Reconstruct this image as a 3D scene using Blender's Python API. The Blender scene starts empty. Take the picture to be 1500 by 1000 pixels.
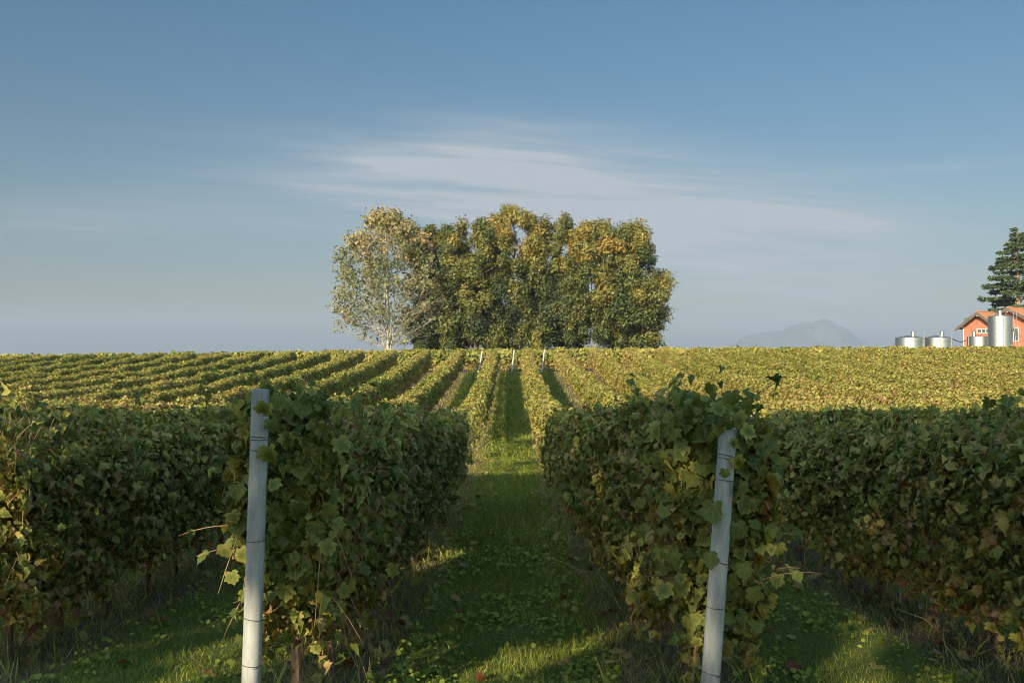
import bpy, math, random
import numpy as np
from mathutils import Vector, Matrix

# ------------------------------------------------------------------ camera, sky, sun, exposure
sc = bpy.context.scene
C = sc.collection
R = math.radians
rng = np.random.default_rng(7)
random.seed(7)

F = 1346.0 / 1500.0            # focal length over picture width
cam_d = bpy.data.cameras.new("camera")
cam = bpy.data.objects.new("camera", cam_d)
C.objects.link(cam)
cam.location = (0, 0, 0)
cam.rotation_euler = (R(90), 0, R(-0.1))
cam_d.sensor_width = 36.0
cam_d.lens = 36.0 * F
cam_d.clip_start = 0.1
cam_d.clip_end = 60000
sc.camera = cam

SKY_FILL = 7.2
SUN_EL, SUN_AZ = R(21.0), R(26.0)     # azimuth: to the left of straight behind the camera
TO_SUN = Vector((-math.sin(SUN_AZ) * math.cos(SUN_EL), -math.cos(SUN_AZ) * math.cos(SUN_EL), math.sin(SUN_EL)))
sl = bpy.data.lights.new("sun", 'SUN')
sl.energy = 5.0
sl.angle = R(0.5)
sl.color = (1.0, 0.85, 0.58)
sun = bpy.data.objects.new("sun", sl)
C.objects.link(sun)
sun.rotation_euler = (-TO_SUN).to_track_quat('-Z', 'Y').to_euler()
sun.location = (-20, -40, 40)

sc.view_settings.view_transform = 'Standard'
sc.view_settings.look = 'None'
sc.view_settings.exposure = 1.0
sc.view_settings.gamma = 1.0
sc.cycles.max_bounces = 7
sc.cycles.diffuse_bounces = 3
sc.cycles.glossy_bounces = 3
sc.cycles.transmission_bounces = 4
sc.cycles.volume_bounces = 0
sc.cycles.use_denoising = True
sc.cycles.filter_width = 1.0


class NT:
    """small node-tree helper"""
    def __init__(s, tree):
        s.t = tree
        s.t.nodes.clear()

    def n(s, kind, **kw):
        nd = s.t.nodes.new(kind)
        for k, v in kw.items():
            if k.startswith('_'):
                nd.inputs[int(k[1:])].default_value = v
            elif k in nd.inputs and not hasattr(type(nd), k):
                nd.inputs[k].default_value = v
            else:
                setattr(nd, k, v)
        return nd

    def l(s, a, b):
        s.t.links.new(a, b)

    def math(s, op, a, b=None, c=None, clamp=False):
        nd = s.t.nodes.new('ShaderNodeMath')
        nd.operation = op
        nd.use_clamp = clamp
        for i, v in enumerate((a, b, c)):
            if v is None:
                continue
            if isinstance(v, (int, float)):
                nd.inputs[i].default_value = v
            else:
                s.l(v, nd.inputs[i])
        return nd.outputs[0]

    def mix(s, fac, a, b, blend='MIX'):
        nd = s.t.nodes.new('ShaderNodeMix')
        nd.data_type = 'RGBA'
        nd.blend_type = blend
        for sock, v in ((nd.inputs[0], fac), (nd.inputs[6], a), (nd.inputs[7], b)):
            if isinstance(v, (int, float)):
                sock.default_value = v
            elif isinstance(v, tuple):
                sock.default_value = v if len(v) == 4 else (*v, 1)
            else:
                s.l(v, sock)
        return nd.outputs[2]

    def ramp(s, fac, stops):
        nd = s.t.nodes.new('ShaderNodeValToRGB')
        cr = nd.color_ramp
        while len(cr.elements) > 1:
            cr.elements.remove(cr.elements[-1])
        cr.elements[0].position = stops[0][0]
        cr.elements[0].color = (*stops[0][1], 1)
        for p, c in stops[1:]:
            e = cr.elements.new(p)
            e.color = (*c, 1)
        s.l(fac, nd.inputs[0])
        return nd.outputs[0]


w = bpy.data.worlds.new("World")
sc.world = w
w.use_nodes = True
T = NT(w.node_tree)
sky = T.n('ShaderNodeTexSky', sky_type='NISHITA')
sky.sun_disc = False
sky.sun_elevation = SUN_EL
sky.sun_rotation = R(180) + SUN_AZ
sky.air_density = 1.0
sky.dust_density = 0.7
sky.ozone_density = 1.5
tc = T.n('ShaderNodeTexCoord')
sep = T.n('ShaderNodeSeparateXYZ')
T.l(tc.outputs['Generated'], sep.inputs[0])
yy = T.math('MAXIMUM', sep.outputs[1], 0.02)
u = T.math('DIVIDE', sep.outputs[0], yy)
v = T.math('DIVIDE', sep.outputs[2], yy)


def bell(u0, v0, ru, rv, tilt=0.0):
    a = T.math('DIVIDE', T.math('SUBTRACT', u, u0), ru)
    vv = T.math('SUBTRACT', T.math('SUBTRACT', v, v0), T.math('MULTIPLY', T.math('SUBTRACT', u, u0), tilt))
    b = T.math('DIVIDE', vv, rv)
    r2 = T.math('ADD', T.math('MULTIPLY', a, a), T.math('MULTIPLY', b, b))
    return T.math('POWER', 2.718, T.math('MULTIPLY', r2, -1.0))


comb = T.n('ShaderNodeCombineXYZ')
T.l(T.math('MULTIPLY', u, 2.4), comb.inputs[0])
T.l(T.math('MULTIPLY', T.math('ADD', v, T.math('MULTIPLY', u, 0.10)), 26.0), comb.inputs[1])
ns = T.n('ShaderNodeTexNoise', Scale=1.0, Detail=6.0, Roughness=0.55)
T.l(comb.outputs[0], ns.inputs['Vector'])
comb2 = T.n('ShaderNodeCombineXYZ')
T.l(T.math('MULTIPLY', u, 6.0), comb2.inputs[0])
T.l(T.math('MULTIPLY', T.math('ADD', v, T.math('MULTIPLY', u, 0.06)), 120.0), comb2.inputs[1])
ns2 = T.n('ShaderNodeTexNoise', Scale=1.0, Detail=3.0, Roughness=0.5)
T.l(comb2.outputs[0], ns2.inputs['Vector'])
mask = T.math('ADD', bell(-0.03, 0.200, 0.13, 0.030), bell(0.04, 0.155, 0.26, 0.052, -0.06))
mask = T.math('ADD', mask, T.math('MULTIPLY', bell(0.23, 0.130, 0.20, 0.026, -0.02), 1.2))
mask = T.math('ADD', mask, T.math('MULTIPLY', bell(0.29, 0.070, 0.16, 0.04, -0.05), 0.9))
mask = T.math('ADD', mask, T.math('MULTIPLY', bell(-0.45, 0.13, 0.2, 0.03, 0.05), 0.25))
mask = T.math('ADD', mask, T.math('MULTIPLY', bell(0.47, 0.19, 0.12, 0.006, 0.06), 0.3))
stre = T.math('MULTIPLY_ADD', ns.outputs[0], 2.0, -0.42, clamp=True)
fine = T.math('MULTIPLY_ADD', ns2.outputs[0], 1.7, 0.05)
cl = T.math('MULTIPLY', T.math('MULTIPLY', mask, stre), T.math('MULTIPLY', fine, 1.7), clamp=True)
ahead = T.math('GREATER_THAN', sep.outputs[1], 0.05)
cl = T.math('MULTIPLY', cl, ahead)
tint = T.ramp(sep.outputs[2], [(0.0, (.54, .53, .575)), (.15, (.60, .69, .72)), (.34, (.51, .79, .86)), (.7, (.6, .8, .9))])
base = T.mix(1.0, sky.outputs[0], tint, 'MULTIPLY')
# extra sky brightness added overhead and round the low sun, lifting the shaded rows
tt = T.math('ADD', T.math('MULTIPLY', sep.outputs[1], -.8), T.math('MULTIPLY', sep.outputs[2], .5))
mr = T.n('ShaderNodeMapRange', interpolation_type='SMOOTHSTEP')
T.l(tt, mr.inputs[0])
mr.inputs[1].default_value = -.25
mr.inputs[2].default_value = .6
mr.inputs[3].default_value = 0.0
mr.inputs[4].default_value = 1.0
sky_fill = T.mix(mr.outputs[0], (1, 1, 1), (SKY_FILL * 1.22, SKY_FILL, SKY_FILL * .74))
base = T.mix(1.0, base, sky_fill, 'MULTIPLY')
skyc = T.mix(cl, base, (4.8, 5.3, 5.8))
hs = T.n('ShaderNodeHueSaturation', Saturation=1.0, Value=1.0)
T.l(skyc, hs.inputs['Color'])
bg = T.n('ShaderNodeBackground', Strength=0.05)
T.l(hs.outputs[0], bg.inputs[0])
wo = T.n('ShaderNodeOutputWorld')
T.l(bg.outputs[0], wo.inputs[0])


# ------------------------------------------------------------------ helpers
def tag(o, label=None, cat=None, group=None, kind=None):
    if label:
        o['label'] = label
    if cat:
        o['category'] = cat
    if group:
        o['group'] = group
    if kind:
        o['kind'] = kind
    return o


def empty(name, loc=(0, 0, 0), rz=0.0):
    o = bpy.data.objects.new(name, None)
    o.location = loc
    o.rotation_euler = (0, 0, rz)
    o.empty_display_size = 0.3
    C.objects.link(o)
    return o


def link(name, me, mat, parent=None, loc=None):
    if mat is not None and not me.materials:
        me.materials.append(mat)
    o = bpy.data.objects.new(name, me)
    C.objects.link(o)
    if parent is not None:
        o.parent = parent
    if loc is not None:
        o.location = loc
    return o


def raw_mesh(name, verts, loops, starts, tone=None, smooth=False):
    me = bpy.data.meshes.new(name)
    me.vertices.add(len(verts))
    me.vertices.foreach_set("co", np.ascontiguousarray(verts, np.float32).ravel())
    me.loops.add(len(loops))
    me.loops.foreach_set("vertex_index", np.ascontiguousarray(loops, np.int32))
    me.polygons.add(len(starts))
    me.polygons.foreach_set("loop_start", np.ascontiguousarray(starts, np.int32))
    if smooth:
        me.polygons.foreach_set("use_smooth", np.ones(len(starts), bool))
    me.update(calc_edges=True)
    if tone is not None:
        a = me.attributes.new('tone', 'FLOAT', 'POINT')
        a.data.foreach_set('value', np.ascontiguousarray(tone, np.float32))
    return me


def tmpl(verts, faces):
    v = np.array(verts, np.float32)
    lp = np.array([i for f in faces for i in f], np.int32)
    st = np.cumsum([0] + [len(f) for f in faces[:-1]]).astype(np.int32)
    return v, lp, st


def _grape():
    half = [(.17, -.16), (.40, -.13), (.56, .05), (.40, .20), (.53, .28), (.66, .52), (.43, .55), (.40, .73), (.19, .80)]
    V = [(0, 0, 0), (0, .45, 0), (0, 1, 0)] + [(x, y, 0) for x, y in half] + [(-x, y, 0) for x, y in half]
    fs = []
    rr = [0] + list(range(3, 12)) + [2]
    ll = [0] + list(range(12, 21)) + [2]
    for a, b in zip(rr, rr[1:]):
        fs.append((1, a, b))
    for a, b in zip(ll, ll[1:]):
        fs.append((1, b, a))
    V = [(x, y, .30 * abs(x) - .42 * y * y + .12 * y) for x, y, _ in V]
    return tmpl(V, fs)


LEAF = _grape()
LEAF6 = tmpl([(0, 0, 0), (0, 1, -.28), (.44, .10, .14), (.46, .66, .02), (-.44, .10, .14), (-.46, .66, .02)],
             [(0, 2, 3, 1), (0, 1, 5, 4)])
KITE = tmpl([(0, 0, .05), (.46, .42, .05), (0, 1, -.2), (-.46, .42, .05)], [(0, 1, 2, 3)])
BLADE = tmpl([(-.03, 0, 0), (.03, 0, 0), (.024, .5, .07), (-.024, .5, .07), (0, 1, .30)], [(0, 1, 2, 3), (3, 2, 4)])
OVAL = tmpl([(0, 0, 0), (.30, .28, .05), (.34, .62, .02), (0, 1, -.12), (-.34, .62, .02), (-.30, .28, .05)],
            [(0, 1, 2, 3), (0, 3, 4, 5)])


def unit(a):
    return a / np.maximum(np.linalg.norm(a, axis=1, keepdims=True), 1e-6)


def scatter(name, P, N, Td, S, tone, tm, bend=None, wide=None, edge=None):
    """one mesh of many leaves: position, normal, tip direction, size, tone"""
    tv, tl, ts = tm
    n = unit(N)
    t = unit(Td - (Td * n).sum(1, keepdims=True) * n)
    b = np.cross(t, n)
    cnt, k = len(P), len(tv)
    if bend is None:
        bend = np.ones(cnt)
    if wide is None:
        wide = np.ones(cnt)
    V = (P[:, None, :]
         + (S * wide)[:, None, None] * tv[None, :, 0:1] * b[:, None, :]
         + S[:, None, None] * tv[None, :, 1:2] * t[:, None, :]
         + (S * bend)[:, None, None] * tv[None, :, 2:3] * n[:, None, :]).reshape(-1, 3)
    L = (tl[None, :] + (np.arange(cnt) * k)[:, None]).ravel()
    St = (ts[None, :] + (np.arange(cnt) * len(tl))[:, None]).ravel()
    tn = np.repeat(tone, k)
    if edge is not None:
        wgt = np.clip(np.hypot(tv[:, 0] * 1.5, tv[:, 1] - .42) / .55, 0, 1.2) - .45
        tn = np.clip(tn + (edge[:, None] * wgt[None, :]).ravel(), .01, 1)
    me = raw_mesh(name, V, L, St, tn)
    if edge is not None:
        a = me.attributes.new('blade', 'FLOAT_VECTOR', 'POINT')
        q = np.tile(np.stack([tv[:, 0], tv[:, 1], np.ones(k)], -1), (cnt, 1))
        a.data.foreach_set('vector', np.ascontiguousarray(q, np.float32).ravel())
    return me


class MB:
    """collects boxes, tubes, lathes and polygons into ONE mesh"""
    def __init__(s):
        s.v, s.f = [], []

    def add(s, vs, fs):
        o = len(s.v)
        s.v += [tuple(p) for p in vs]
        s.f += [tuple(i + o for i in f) for f in fs]

    def box(s, c, d, rz=0.0):
        cx, cy, cz = c
        hx, hy, hz = d[0] / 2, d[1] / 2, d[2] / 2
        ca, sa = math.cos(rz), math.sin(rz)
        vs = []
        for sx, sy, sz in ((-1, -1, -1), (1, -1, -1), (1, 1, -1), (-1, 1, -1), (-1, -1, 1), (1, -1, 1), (1, 1, 1), (-1, 1, 1)):
            x, y = sx * hx, sy * hy
            vs.append((cx + x * ca - y * sa, cy + x * sa + y * ca, cz + sz * hz))
        s.add(vs, [(0, 3, 2, 1), (4, 5, 6, 7), (0, 1, 5, 4), (1, 2, 6, 5), (2, 3, 7, 6), (3, 0, 4, 7)])

    def tube(s, pts, rad, sides=6, cap=True):
        pts = [Vector(p) for p in pts]
        if not hasattr(rad, '__len__'):
            rad = [rad] * len(pts)
        up = Vector((0.13, 0.31, 0.94))
        vs, fs = [], []
        for i, p in enumerate(pts):
            d = (pts[min(i + 1, len(pts) - 1)] - pts[max(i - 1, 0)]).normalized()
            a = d.cross(up)
            if a.length < 1e-3:
                a = d.cross(Vector((1, 0, 0)))
            a.normalize()
            b = d.cross(a)
            for j in range(sides):
                an = 2 * math.pi * j / sides
                vs.append(p + (a * math.cos(an) + b * math.sin(an)) * rad[i])
        for i in range(len(pts) - 1):
            for j in range(sides):
                k = (j + 1) % sides
                fs.append((i * sides + j, i * sides + k, (i + 1) * sides + k, (i + 1) * sides + j))
        if cap:
            fs.append(tuple(range(sides))[::-1])
            fs.append(tuple((len(pts) - 1) * sides + j for j in range(sides)))
        s.add(vs, fs)

    def lathe(s, c, prof, sides=32):
        vs, fs = [], []
        for r, z in prof:
            for j in range(sides):
                a = 2 * math.pi * j / sides
                vs.append((c[0] + r * math.cos(a), c[1] + r * math.sin(a), c[2] + z))
        for i in range(len(prof) - 1):
            for j in range(sides):
                k = (j + 1) % sides
                fs.append((i * sides + j, i * sides + k, (i + 1) * sides + k, (i + 1) * sides + j))
        fs.append(tuple(range(sides))[::-1])
        fs.append(tuple((len(prof) - 1) * sides + j for j in range(sides)))
        s.add(vs, fs)

    def mesh(s, name, smooth=False):
        me = bpy.data.meshes.new(name)
        me.from_pydata(s.v, [], s.f)
        if smooth:
            me.polygons.foreach_set("use_smooth", np.ones(len(me.polygons), bool))
            me.set_sharp_from_angle(angle=R(42))
        me.update()
        return me

    def build(s, name, mat, parent=None, smooth=False):
        return link(name, s.mesh(name, smooth), mat, parent)


def wavy(seed, amps=(1, .7, .5), lens=(7.0, 2.6, 1.1)):
    r = np.random.default_rng(seed)
    ph = r.uniform(0, 6.28, len(amps))
    fr = [6.283 / (l * r.uniform(.8, 1.25)) for l in lens]
    tot = sum(amps)
    return lambda y: sum(a * np.sin(f * y + p) for a, f, p in zip(amps, fr, ph)) / tot


def patch(x, y, s=6.0):
    """soft 2-D colour patches in about -1..1"""
    return (np.sin(x / s * 1.3 + np.sin(y / s * .7) * 1.4) + np.sin(y / s * .9 + 1.7 + np.cos(x / s * .6) * 1.6)
            + .6 * np.sin((x + y) / s * 2.3)) / 2.6


# ------------------------------------------------------------------ terrain
_py = np.array([-200, -30, -4, 3, 5, 8, 12.7, 20, 25, 32, 42, 55, 63, 69, 76, 90, 140, 260, 7500])
_pz = np.array([-2.1, -2.1, -2.15, -2.2, -2.28, -2.52, -2.92, -3.42, -3.74, -3.94, -3.74, -3.24, -2.82, -2.45, -2.25, -2.35, -2.5, -6.0, -185.0])
_gy = np.concatenate([np.arange(-200, 400, .25)])
_gz = np.interp(_gy, _py, _pz)
_k = np.exp(-.5 * (np.arange(-20, 21) / 7.0) ** 2)
_k /= _k.sum()
_gz = np.convolve(np.pad(_gz, 20, mode='edge'), _k, 'valid')


def ground(x, y):
    x = np.asarray(x, float)
    y = np.asarray(y, float)
    z = np.where(y < 300, np.interp(y, _gy, _gz), np.interp(y, _py, _pz))
    s = np.clip((y - 12) / 45, 0, 1)
    s = s * s * (3 - 2 * s)
    fade = np.clip(1 - (np.abs(x) - 70) / 200, 0, 1)
    xx = np.where(x < 0, .0125 * np.clip(x, -70, 0), .004 * np.clip(x, 0, 70))
    return z + s * xx * fade


def gz(x, y):
    return float(ground(x, y))


PITCH = 2.52
ROW_L, ROW_R = -1.30, 1.22
Y_END = 69.5


# ------------------------------------------------------------------ materials
def mat(name):
    m = bpy.data.materials.new(name)
    m.use_nodes = True
    return m, NT(m.node_tree)


def leaf_mat(name, stops, trans=.3, rough=.5, nscale=60.0, spec=.35, tcol=(1.25, 1.2, .7), veins=False):
    m, t = mat(name)
    at = t.n('ShaderNodeAttribute', attribute_name='tone')
    geo = t.n('ShaderNodeTexCoord')
    nz = t.n('ShaderNodeTexNoise', Scale=nscale, Detail=3.0)
    t.l(geo.outputs['Object'], nz.inputs['Vector'])
    f = t.math('MULTIPLY_ADD', nz.outputs[0], .36, -.18)
    f = t.math('ADD', at.outputs['Fac'], f, clamp=True)
    col = t.ramp(f, stops)
    if veins:
        bl = t.n('ShaderNodeAttribute', attribute_name='blade')
        sp = t.n('ShaderNodeSeparateXYZ')
        t.l(bl.outputs['Vector'], sp.inputs[0])
        ang = t.math('ARCTAN2', sp.outputs[0], t.math('ADD', sp.outputs[1], .03))
        rad = t.math('SQRT', t.math('ADD', t.math('MULTIPLY', sp.outputs[0], sp.outputs[0]), t.math('MULTIPLY', sp.outputs[1], sp.outputs[1])))
        dist = t.math('MULTIPLY', t.math('PINGPONG', t.math('ADD', ang, 6.0), .30), rad)
        vein = t.math('MULTIPLY', t.math('MULTIPLY_ADD', dist, -34.0, 1.0, clamp=True), sp.outputs[2])
        rib = t.math('MULTIPLY', t.math('MULTIPLY_ADD', dist, -5.0, 1.0, clamp=True), sp.outputs[2])
        col = t.mix(t.math('MULTIPLY', rib, .30), col, t.mix(1.0, col, (.62, .74, .62), 'MULTIPLY'))
        col = t.mix(t.math('MULTIPLY', vein, .5), col, (.26, .27, .10))
    p = t.n('ShaderNodeBsdfPrincipled', Roughness=rough)
    p.inputs['Specular IOR Level'].default_value = spec
    t.l(col, p.inputs['Base Color'])
    tr = t.n('ShaderNodeBsdfTranslucent')
    t.l(t.mix(1.0, col, tcol, 'MULTIPLY'), tr.inputs[0])
    mx = t.n('ShaderNodeMixShader')
    mx.inputs[0].default_value = trans
    t.l(p.outputs[0], mx.inputs[1])
    t.l(tr.outputs[0], mx.inputs[2])
    o = t.n('ShaderNodeOutputMaterial')
    t.l(mx.outputs[0], o.inputs[0])
    return m


def plain_mat(name, c1, c2, scale=8.0, rough=.8, bump=.0, metal=0.0, stretch=(1, 1, 1), detail=5.0, spec=.4, lo=.35, hi=.65):
    m, t = mat(name)
    tcn = t.n('ShaderNodeTexCoord')
    mp = t.n('ShaderNodeMapping')
    mp.inputs['Scale'].default_value = stretch
    t.l(tcn.outputs['Object'], mp.inputs[0])
    nz = t.n('ShaderNodeTexNoise', Scale=scale, Detail=detail, Roughness=.6)
    t.l(mp.outputs[0], nz.inputs['Vector'])
    col = t.ramp(nz.outputs[0], [(lo, c1), (hi, c2)])
    p = t.n('ShaderNodeBsdfPrincipled', Roughness=rough, Metallic=metal)
    p.inputs['Specular IOR Level'].default_value = spec
    t.l(col, p.inputs['Base Color'])
    if bump:
        b = t.n('ShaderNodeBump', Strength=bump, Distance=.02)
        t.l(nz.outputs[0], b.inputs['Height'])
        t.l(b.outputs[0], p.inputs['Normal'])
    o = t.n('ShaderNodeOutputMaterial')
    t.l(p.outputs[0], o.inputs[0])
    return m


VINE = leaf_mat('vine_leaf', veins=True, spec=.16, rough=.62, nscale=34.0, stops=[(0, (.035, .050, .014)), (.22, (.075, .098, .022)), (.42, (.14, .155, .034)), (.58, (.27, .25, .055)),
                              (.74, (.35, .275, .08)), (.88, (.29, .19, .09)), (1, (.17, .05, .03))], trans=.28)
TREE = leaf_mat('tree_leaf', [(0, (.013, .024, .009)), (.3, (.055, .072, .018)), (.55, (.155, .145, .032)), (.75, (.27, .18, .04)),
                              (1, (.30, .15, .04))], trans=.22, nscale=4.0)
PALE = leaf_mat('pale_tree_leaf', [(0, (.06, .08, .03)), (.35, (.12, .13, .05)), (.65, (.24, .18, .07)), (1, (.32, .18, .07))], trans=.2, nscale=4.0)
NEEDLE = leaf_mat('conifer_needle', [(0, (.025, .048, .024)), (.5, (.075, .11, .048)), (1, (.15, .18, .07))], trans=.1, nscale=3.0)
GRASS = leaf_mat('grass_blade', [(0, (.055, .074, .016)), (.3, (.155, .205, .03)), (.55, (.30, .325, .052)), (.72, (.20, .21, .05)),
                                 (.86, (.30, .25, .11)), (1, (.40, .32, .18))], trans=.3, nscale=20.0, rough=.6, spec=.2)
BARK = plain_mat('vine_bark', (.05, .035, .025), (.16, .115, .08), 22, .9, .7, stretch=(1, 1, .25))
CANE = plain_mat('vine_cane', (.18, .09, .045), (.34, .22, .11), 14, .7, .2)
TBARK = plain_mat('tree_bark', (.10, .085, .065), (.26, .23, .19), 3, .9, .5, stretch=(1, 1, .3))
WBARK = plain_mat('white_bark', (.17, .15, .13), (.40, .365, .315), 2.0, .85, .2)
CBARK = plain_mat('conifer_bark', (.22, .12, .07), (.36, .22, .13), 3, .9, .4)
WIRE = plain_mat('wire_metal', (.06, .06, .065), (.15, .15, .155), 30, .5, 0, metal=.8)
WOODPOST = plain_mat('pale_post', (.30, .27, .24), (.46, .42, .37), 6, .8, .3)


def concrete_mat():
    m, t = mat('concrete')
    tcn = t.n('ShaderNodeTexCoord')
    mp = t.n('ShaderNodeMapping')
    mp.inputs['Scale'].default_value = (1, 1, .22)
    t.l(tcn.outputs['Object'], mp.inputs[0])
    nz = t.n('ShaderNodeTexNoise', Scale=14, Detail=8, Roughness=.65)
    t.l(mp.outputs[0], nz.inputs['Vector'])
    fi = t.n('ShaderNodeTexNoise', Scale=190, Detail=3)
    t.l(tcn.outputs['Object'], fi.inputs['Vector'])
    vo = t.n('ShaderNodeTexVoronoi', Scale=46)
    t.l(tcn.outputs['Object'], vo.inputs['Vector'])
    pit = t.math('LESS_THAN', vo.outputs['Distance'], .10)
    wn = t.n('ShaderNodeTexWhiteNoise')
    t.l(vo.outputs['Position'], wn.inputs['Vector'])
    pit = t.math('MULTIPLY', pit, t.math('GREATER_THAN', wn.outputs['Value'], .72))
    col = t.ramp(nz.outputs[0], [(.30, (.145, .15, .145)), (.48, (.255, .265, .26)), (.68, (.365, .375, .365))])
    col = t.mix(t.math('MULTIPLY', fi.outputs[0], .2), col, (.22, .23, .22))
    # dirty rain-stained head of the post
    sp = t.n('ShaderNodeSeparateXYZ')
    t.l(tcn.outputs['Object'], sp.inputs[0])
    mp2 = t.n('ShaderNodeMapping')
    mp2.inputs['Scale'].default_value = (40, 40, 3)
    t.l(tcn.outputs['Object'], mp2.inputs[0])
    st = t.n('ShaderNodeTexNoise', Scale=1, Detail=4)
    t.l(mp2.outputs[0], st.inputs['Vector'])
    head = t.math('MULTIPLY_ADD', sp.outputs[2], 9.0, -16.6, clamp=True)
    head = t.math('MULTIPLY', head, t.math('MULTIPLY_ADD', st.outputs[0], 2.4, -.7, clamp=True))
    col = t.mix(t.math('MULTIPLY', head, .75), col, (.13, .135, .12))
    col = t.mix(t.math('MULTIPLY', pit, .8), col, (.08, .08, .08))
    p = t.n('ShaderNodeBsdfPrincipled', Roughness=.82)
    t.l(col, p.inputs['Base Color'])
    b = t.n('ShaderNodeBump', Strength=.35, Distance=.004)
    t.l(t.math('SUBTRACT', t.math('ADD', fi.outputs[0], nz.outputs[0]), pit), b.inputs['Height'])
    t.l(b.outputs[0], p.inputs['Normal'])
    o = t.n('ShaderNodeOutputMaterial')
    t.l(p.outputs[0], o.inputs[0])
    return m


CONCRETE = concrete_mat()


def ground_mat():
    m, t = mat('ground_soil')
    tcn = t.n('ShaderNodeTexCoord')
    n1 = t.n('ShaderNodeTexNoise', Scale=.9, Detail=6, Roughness=.65)
    n2 = t.n('ShaderNodeTexNoise', Scale=26, Detail=6, Roughness=.7)
    n3 = t.n('ShaderNodeTexNoise', Scale=4.0, Detail=5, Roughness=.6)
    for q in (n1, n2, n3):
        t.l(tcn.outputs['Object'], q.inputs['Vector'])
    sp = t.n('ShaderNodeSeparateXYZ')
    t.l(tcn.outputs['Object'], sp.inputs[0])
    # bare strip under each vine row
    a = t.math('DIVIDE', t.math('SUBTRACT', sp.outputs[0], ROW_L), PITCH)
    a = t.math('ABSOLUTE', t.math('SUBTRACT', a, t.math('ROUND', a)))
    a = t.math('ADD', a, t.math('MULTIPLY_ADD', n3.outputs[0], .16, -.08))
    row = t.math('MULTIPLY_ADD', a, -11.0, 2.6, clamp=True)
    green = t.ramp(n2.outputs[0], [(.3, (.04, .062, .014)), (.5, (.095, .13, .026)), (.72, (.17, .20, .042))])
    green = t.mix(t.math('MULTIPLY_ADD', n1.outputs[0], 1.6, -.55, clamp=True), green, (.10, .10, .028))
    soil = t.ramp(n2.outputs[0], [(.3, (.05, .035, .022)), (.55, (.13, .095, .06)), (.75, (.22, .175, .11))])
    col = t.mix(row, green, soil)
    p = t.n('ShaderNodeBsdfPrincipled', Roughness=.95)
    p.inputs['Specular IOR Level'].default_value = .15
    t.l(col, p.inputs['Base Color'])
    b = t.n('ShaderNodeBump', Strength=.8, Distance=.04)
    t.l(n2.outputs[0], b.inputs['Height'])
    t.l(b.outputs[0], p.inputs['Normal'])
    o = t.n('ShaderNodeOutputMaterial')
    t.l(p.outputs[0], o.inputs[0])
    return m


# ------------------------------------------------------------------ ground, mountain, haze
def make_ground():
    xs = np.concatenate([-np.geomspace(7000, 45, 26), np.arange(-42, 42.1, .7), np.geomspace(45, 7000, 26)])
    ys = np.concatenate([[-400, -200, -120, -80, -50, -35, -25, -18, -12, -8, -5], np.arange(-2, 90, .7), np.geomspace(92, 6900, 40)])
    X, Y = np.meshgrid(xs, ys)
    Z = ground(X, Y)
    rr = np.random.default_rng(3).normal(0, .012, X.shape)
    Z = Z + np.where((np.abs(X) < 43) & (Y < 90), rr, 0)
    V = np.stack([X, Y, Z], -1).reshape(-1, 3)
    nx, ny = len(xs), len(ys)
    i = (np.arange(ny - 1)[:, None] * nx + np.arange(nx - 1)[None, :]).ravel()
    L = np.stack([i, i + 1, i + 1 + nx, i + nx], -1).ravel()
    me = raw_mesh('ground', V, L, np.arange(len(i)) * 4, smooth=True)
    tag(link('ground', me, ground_mat()), kind='structure')


make_ground()


def make_mountain():
    D = 5600.0
    k = D / 1346.0
    prof = [(1070, 0), (1085, 5), (1100, 10), (1115, 13), (1130, 15), (1140, 16), (1147, 14), (1158, 21), (1168, 26), (1178, 28), (1188, 27),
            (1198, 30), (1210, 32), (1218, 31), (1224, 27), (1236, 21), (1244, 17), (1252, 10), (1262, 4), (1280, 0)]
    px = np.array([(a - 750) * k for a, _ in prof])
    pz = np.array([b * k for _, b in prof])
    xs = np.linspace(px[0], px[-1], 160)
    depth = np.linspace(-1, 1, 31)
    h = np.interp(xs, px, pz)
    r = np.random.default_rng(5)
    jag = np.convolve(r.normal(0, 1, 180), np.ones(4) / 4, 'valid')[:160] * 4
    V = []
    for d in depth:
        shp = max(0, 1 - abs(d) ** 1.2)
        rid = 1 + .16 * np.sin(xs / 47 + d * 5) * abs(d) + .10 * np.sin(xs / 23 - d * 9) * abs(d)
        z = np.maximum(0, (h + 150 * np.minimum(1, h / 25) + jag * (h > 8)) * shp * rid) - 150
        V.append(np.stack([xs, np.full_like(xs, D + d * 500), z], -1))
    V = np.concatenate(V)
    nx = 160
    i = (np.arange(30)[:, None] * nx + np.arange(nx - 1)[None, :]).ravel()
    me = raw_mesh('mountain', V, np.stack([i, i + 1, i + 1 + nx, i + nx], -1).ravel(), np.arange(len(i)) * 4, smooth=True)
    tag(link('mountain', me, plain_mat('mountain_rock', (.03, .045, .035), (.10, .10, .10), .02, .95)), kind='structure')


make_mountain()


def make_haze():
    m = bpy.data.materials.new('haze_air')
    m.use_nodes = True
    t = NT(m.node_tree)
    pv = t.n('ShaderNodeVolumePrincipled', Density=HAZE, Anisotropy=.0)
    pv.inputs['Color'].default_value = (.355, .425, .575, 1)
    o = t.n('ShaderNodeOutputMaterial')
    t.l(pv.outputs[0], o.inputs['Volume'])
    b = MB()
    b.box((0, 3250, -11), (14400, 7600, 370))
    tag(b.build('haze', m), kind='stuff')


HAZE = 2.2e-4
if HAZE:
    make_haze()

# ------------------------------------------------------------------ vines
ORD = ['first', 'second', 'third', 'fourth', 'fifth', 'sixth', 'seventh', 'eighth', 'ninth', 'tenth', 'eleventh', 'twelfth', 'thirteenth',
       'fourteenth', 'fifteenth', 'sixteenth', 'seventeenth']

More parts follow.
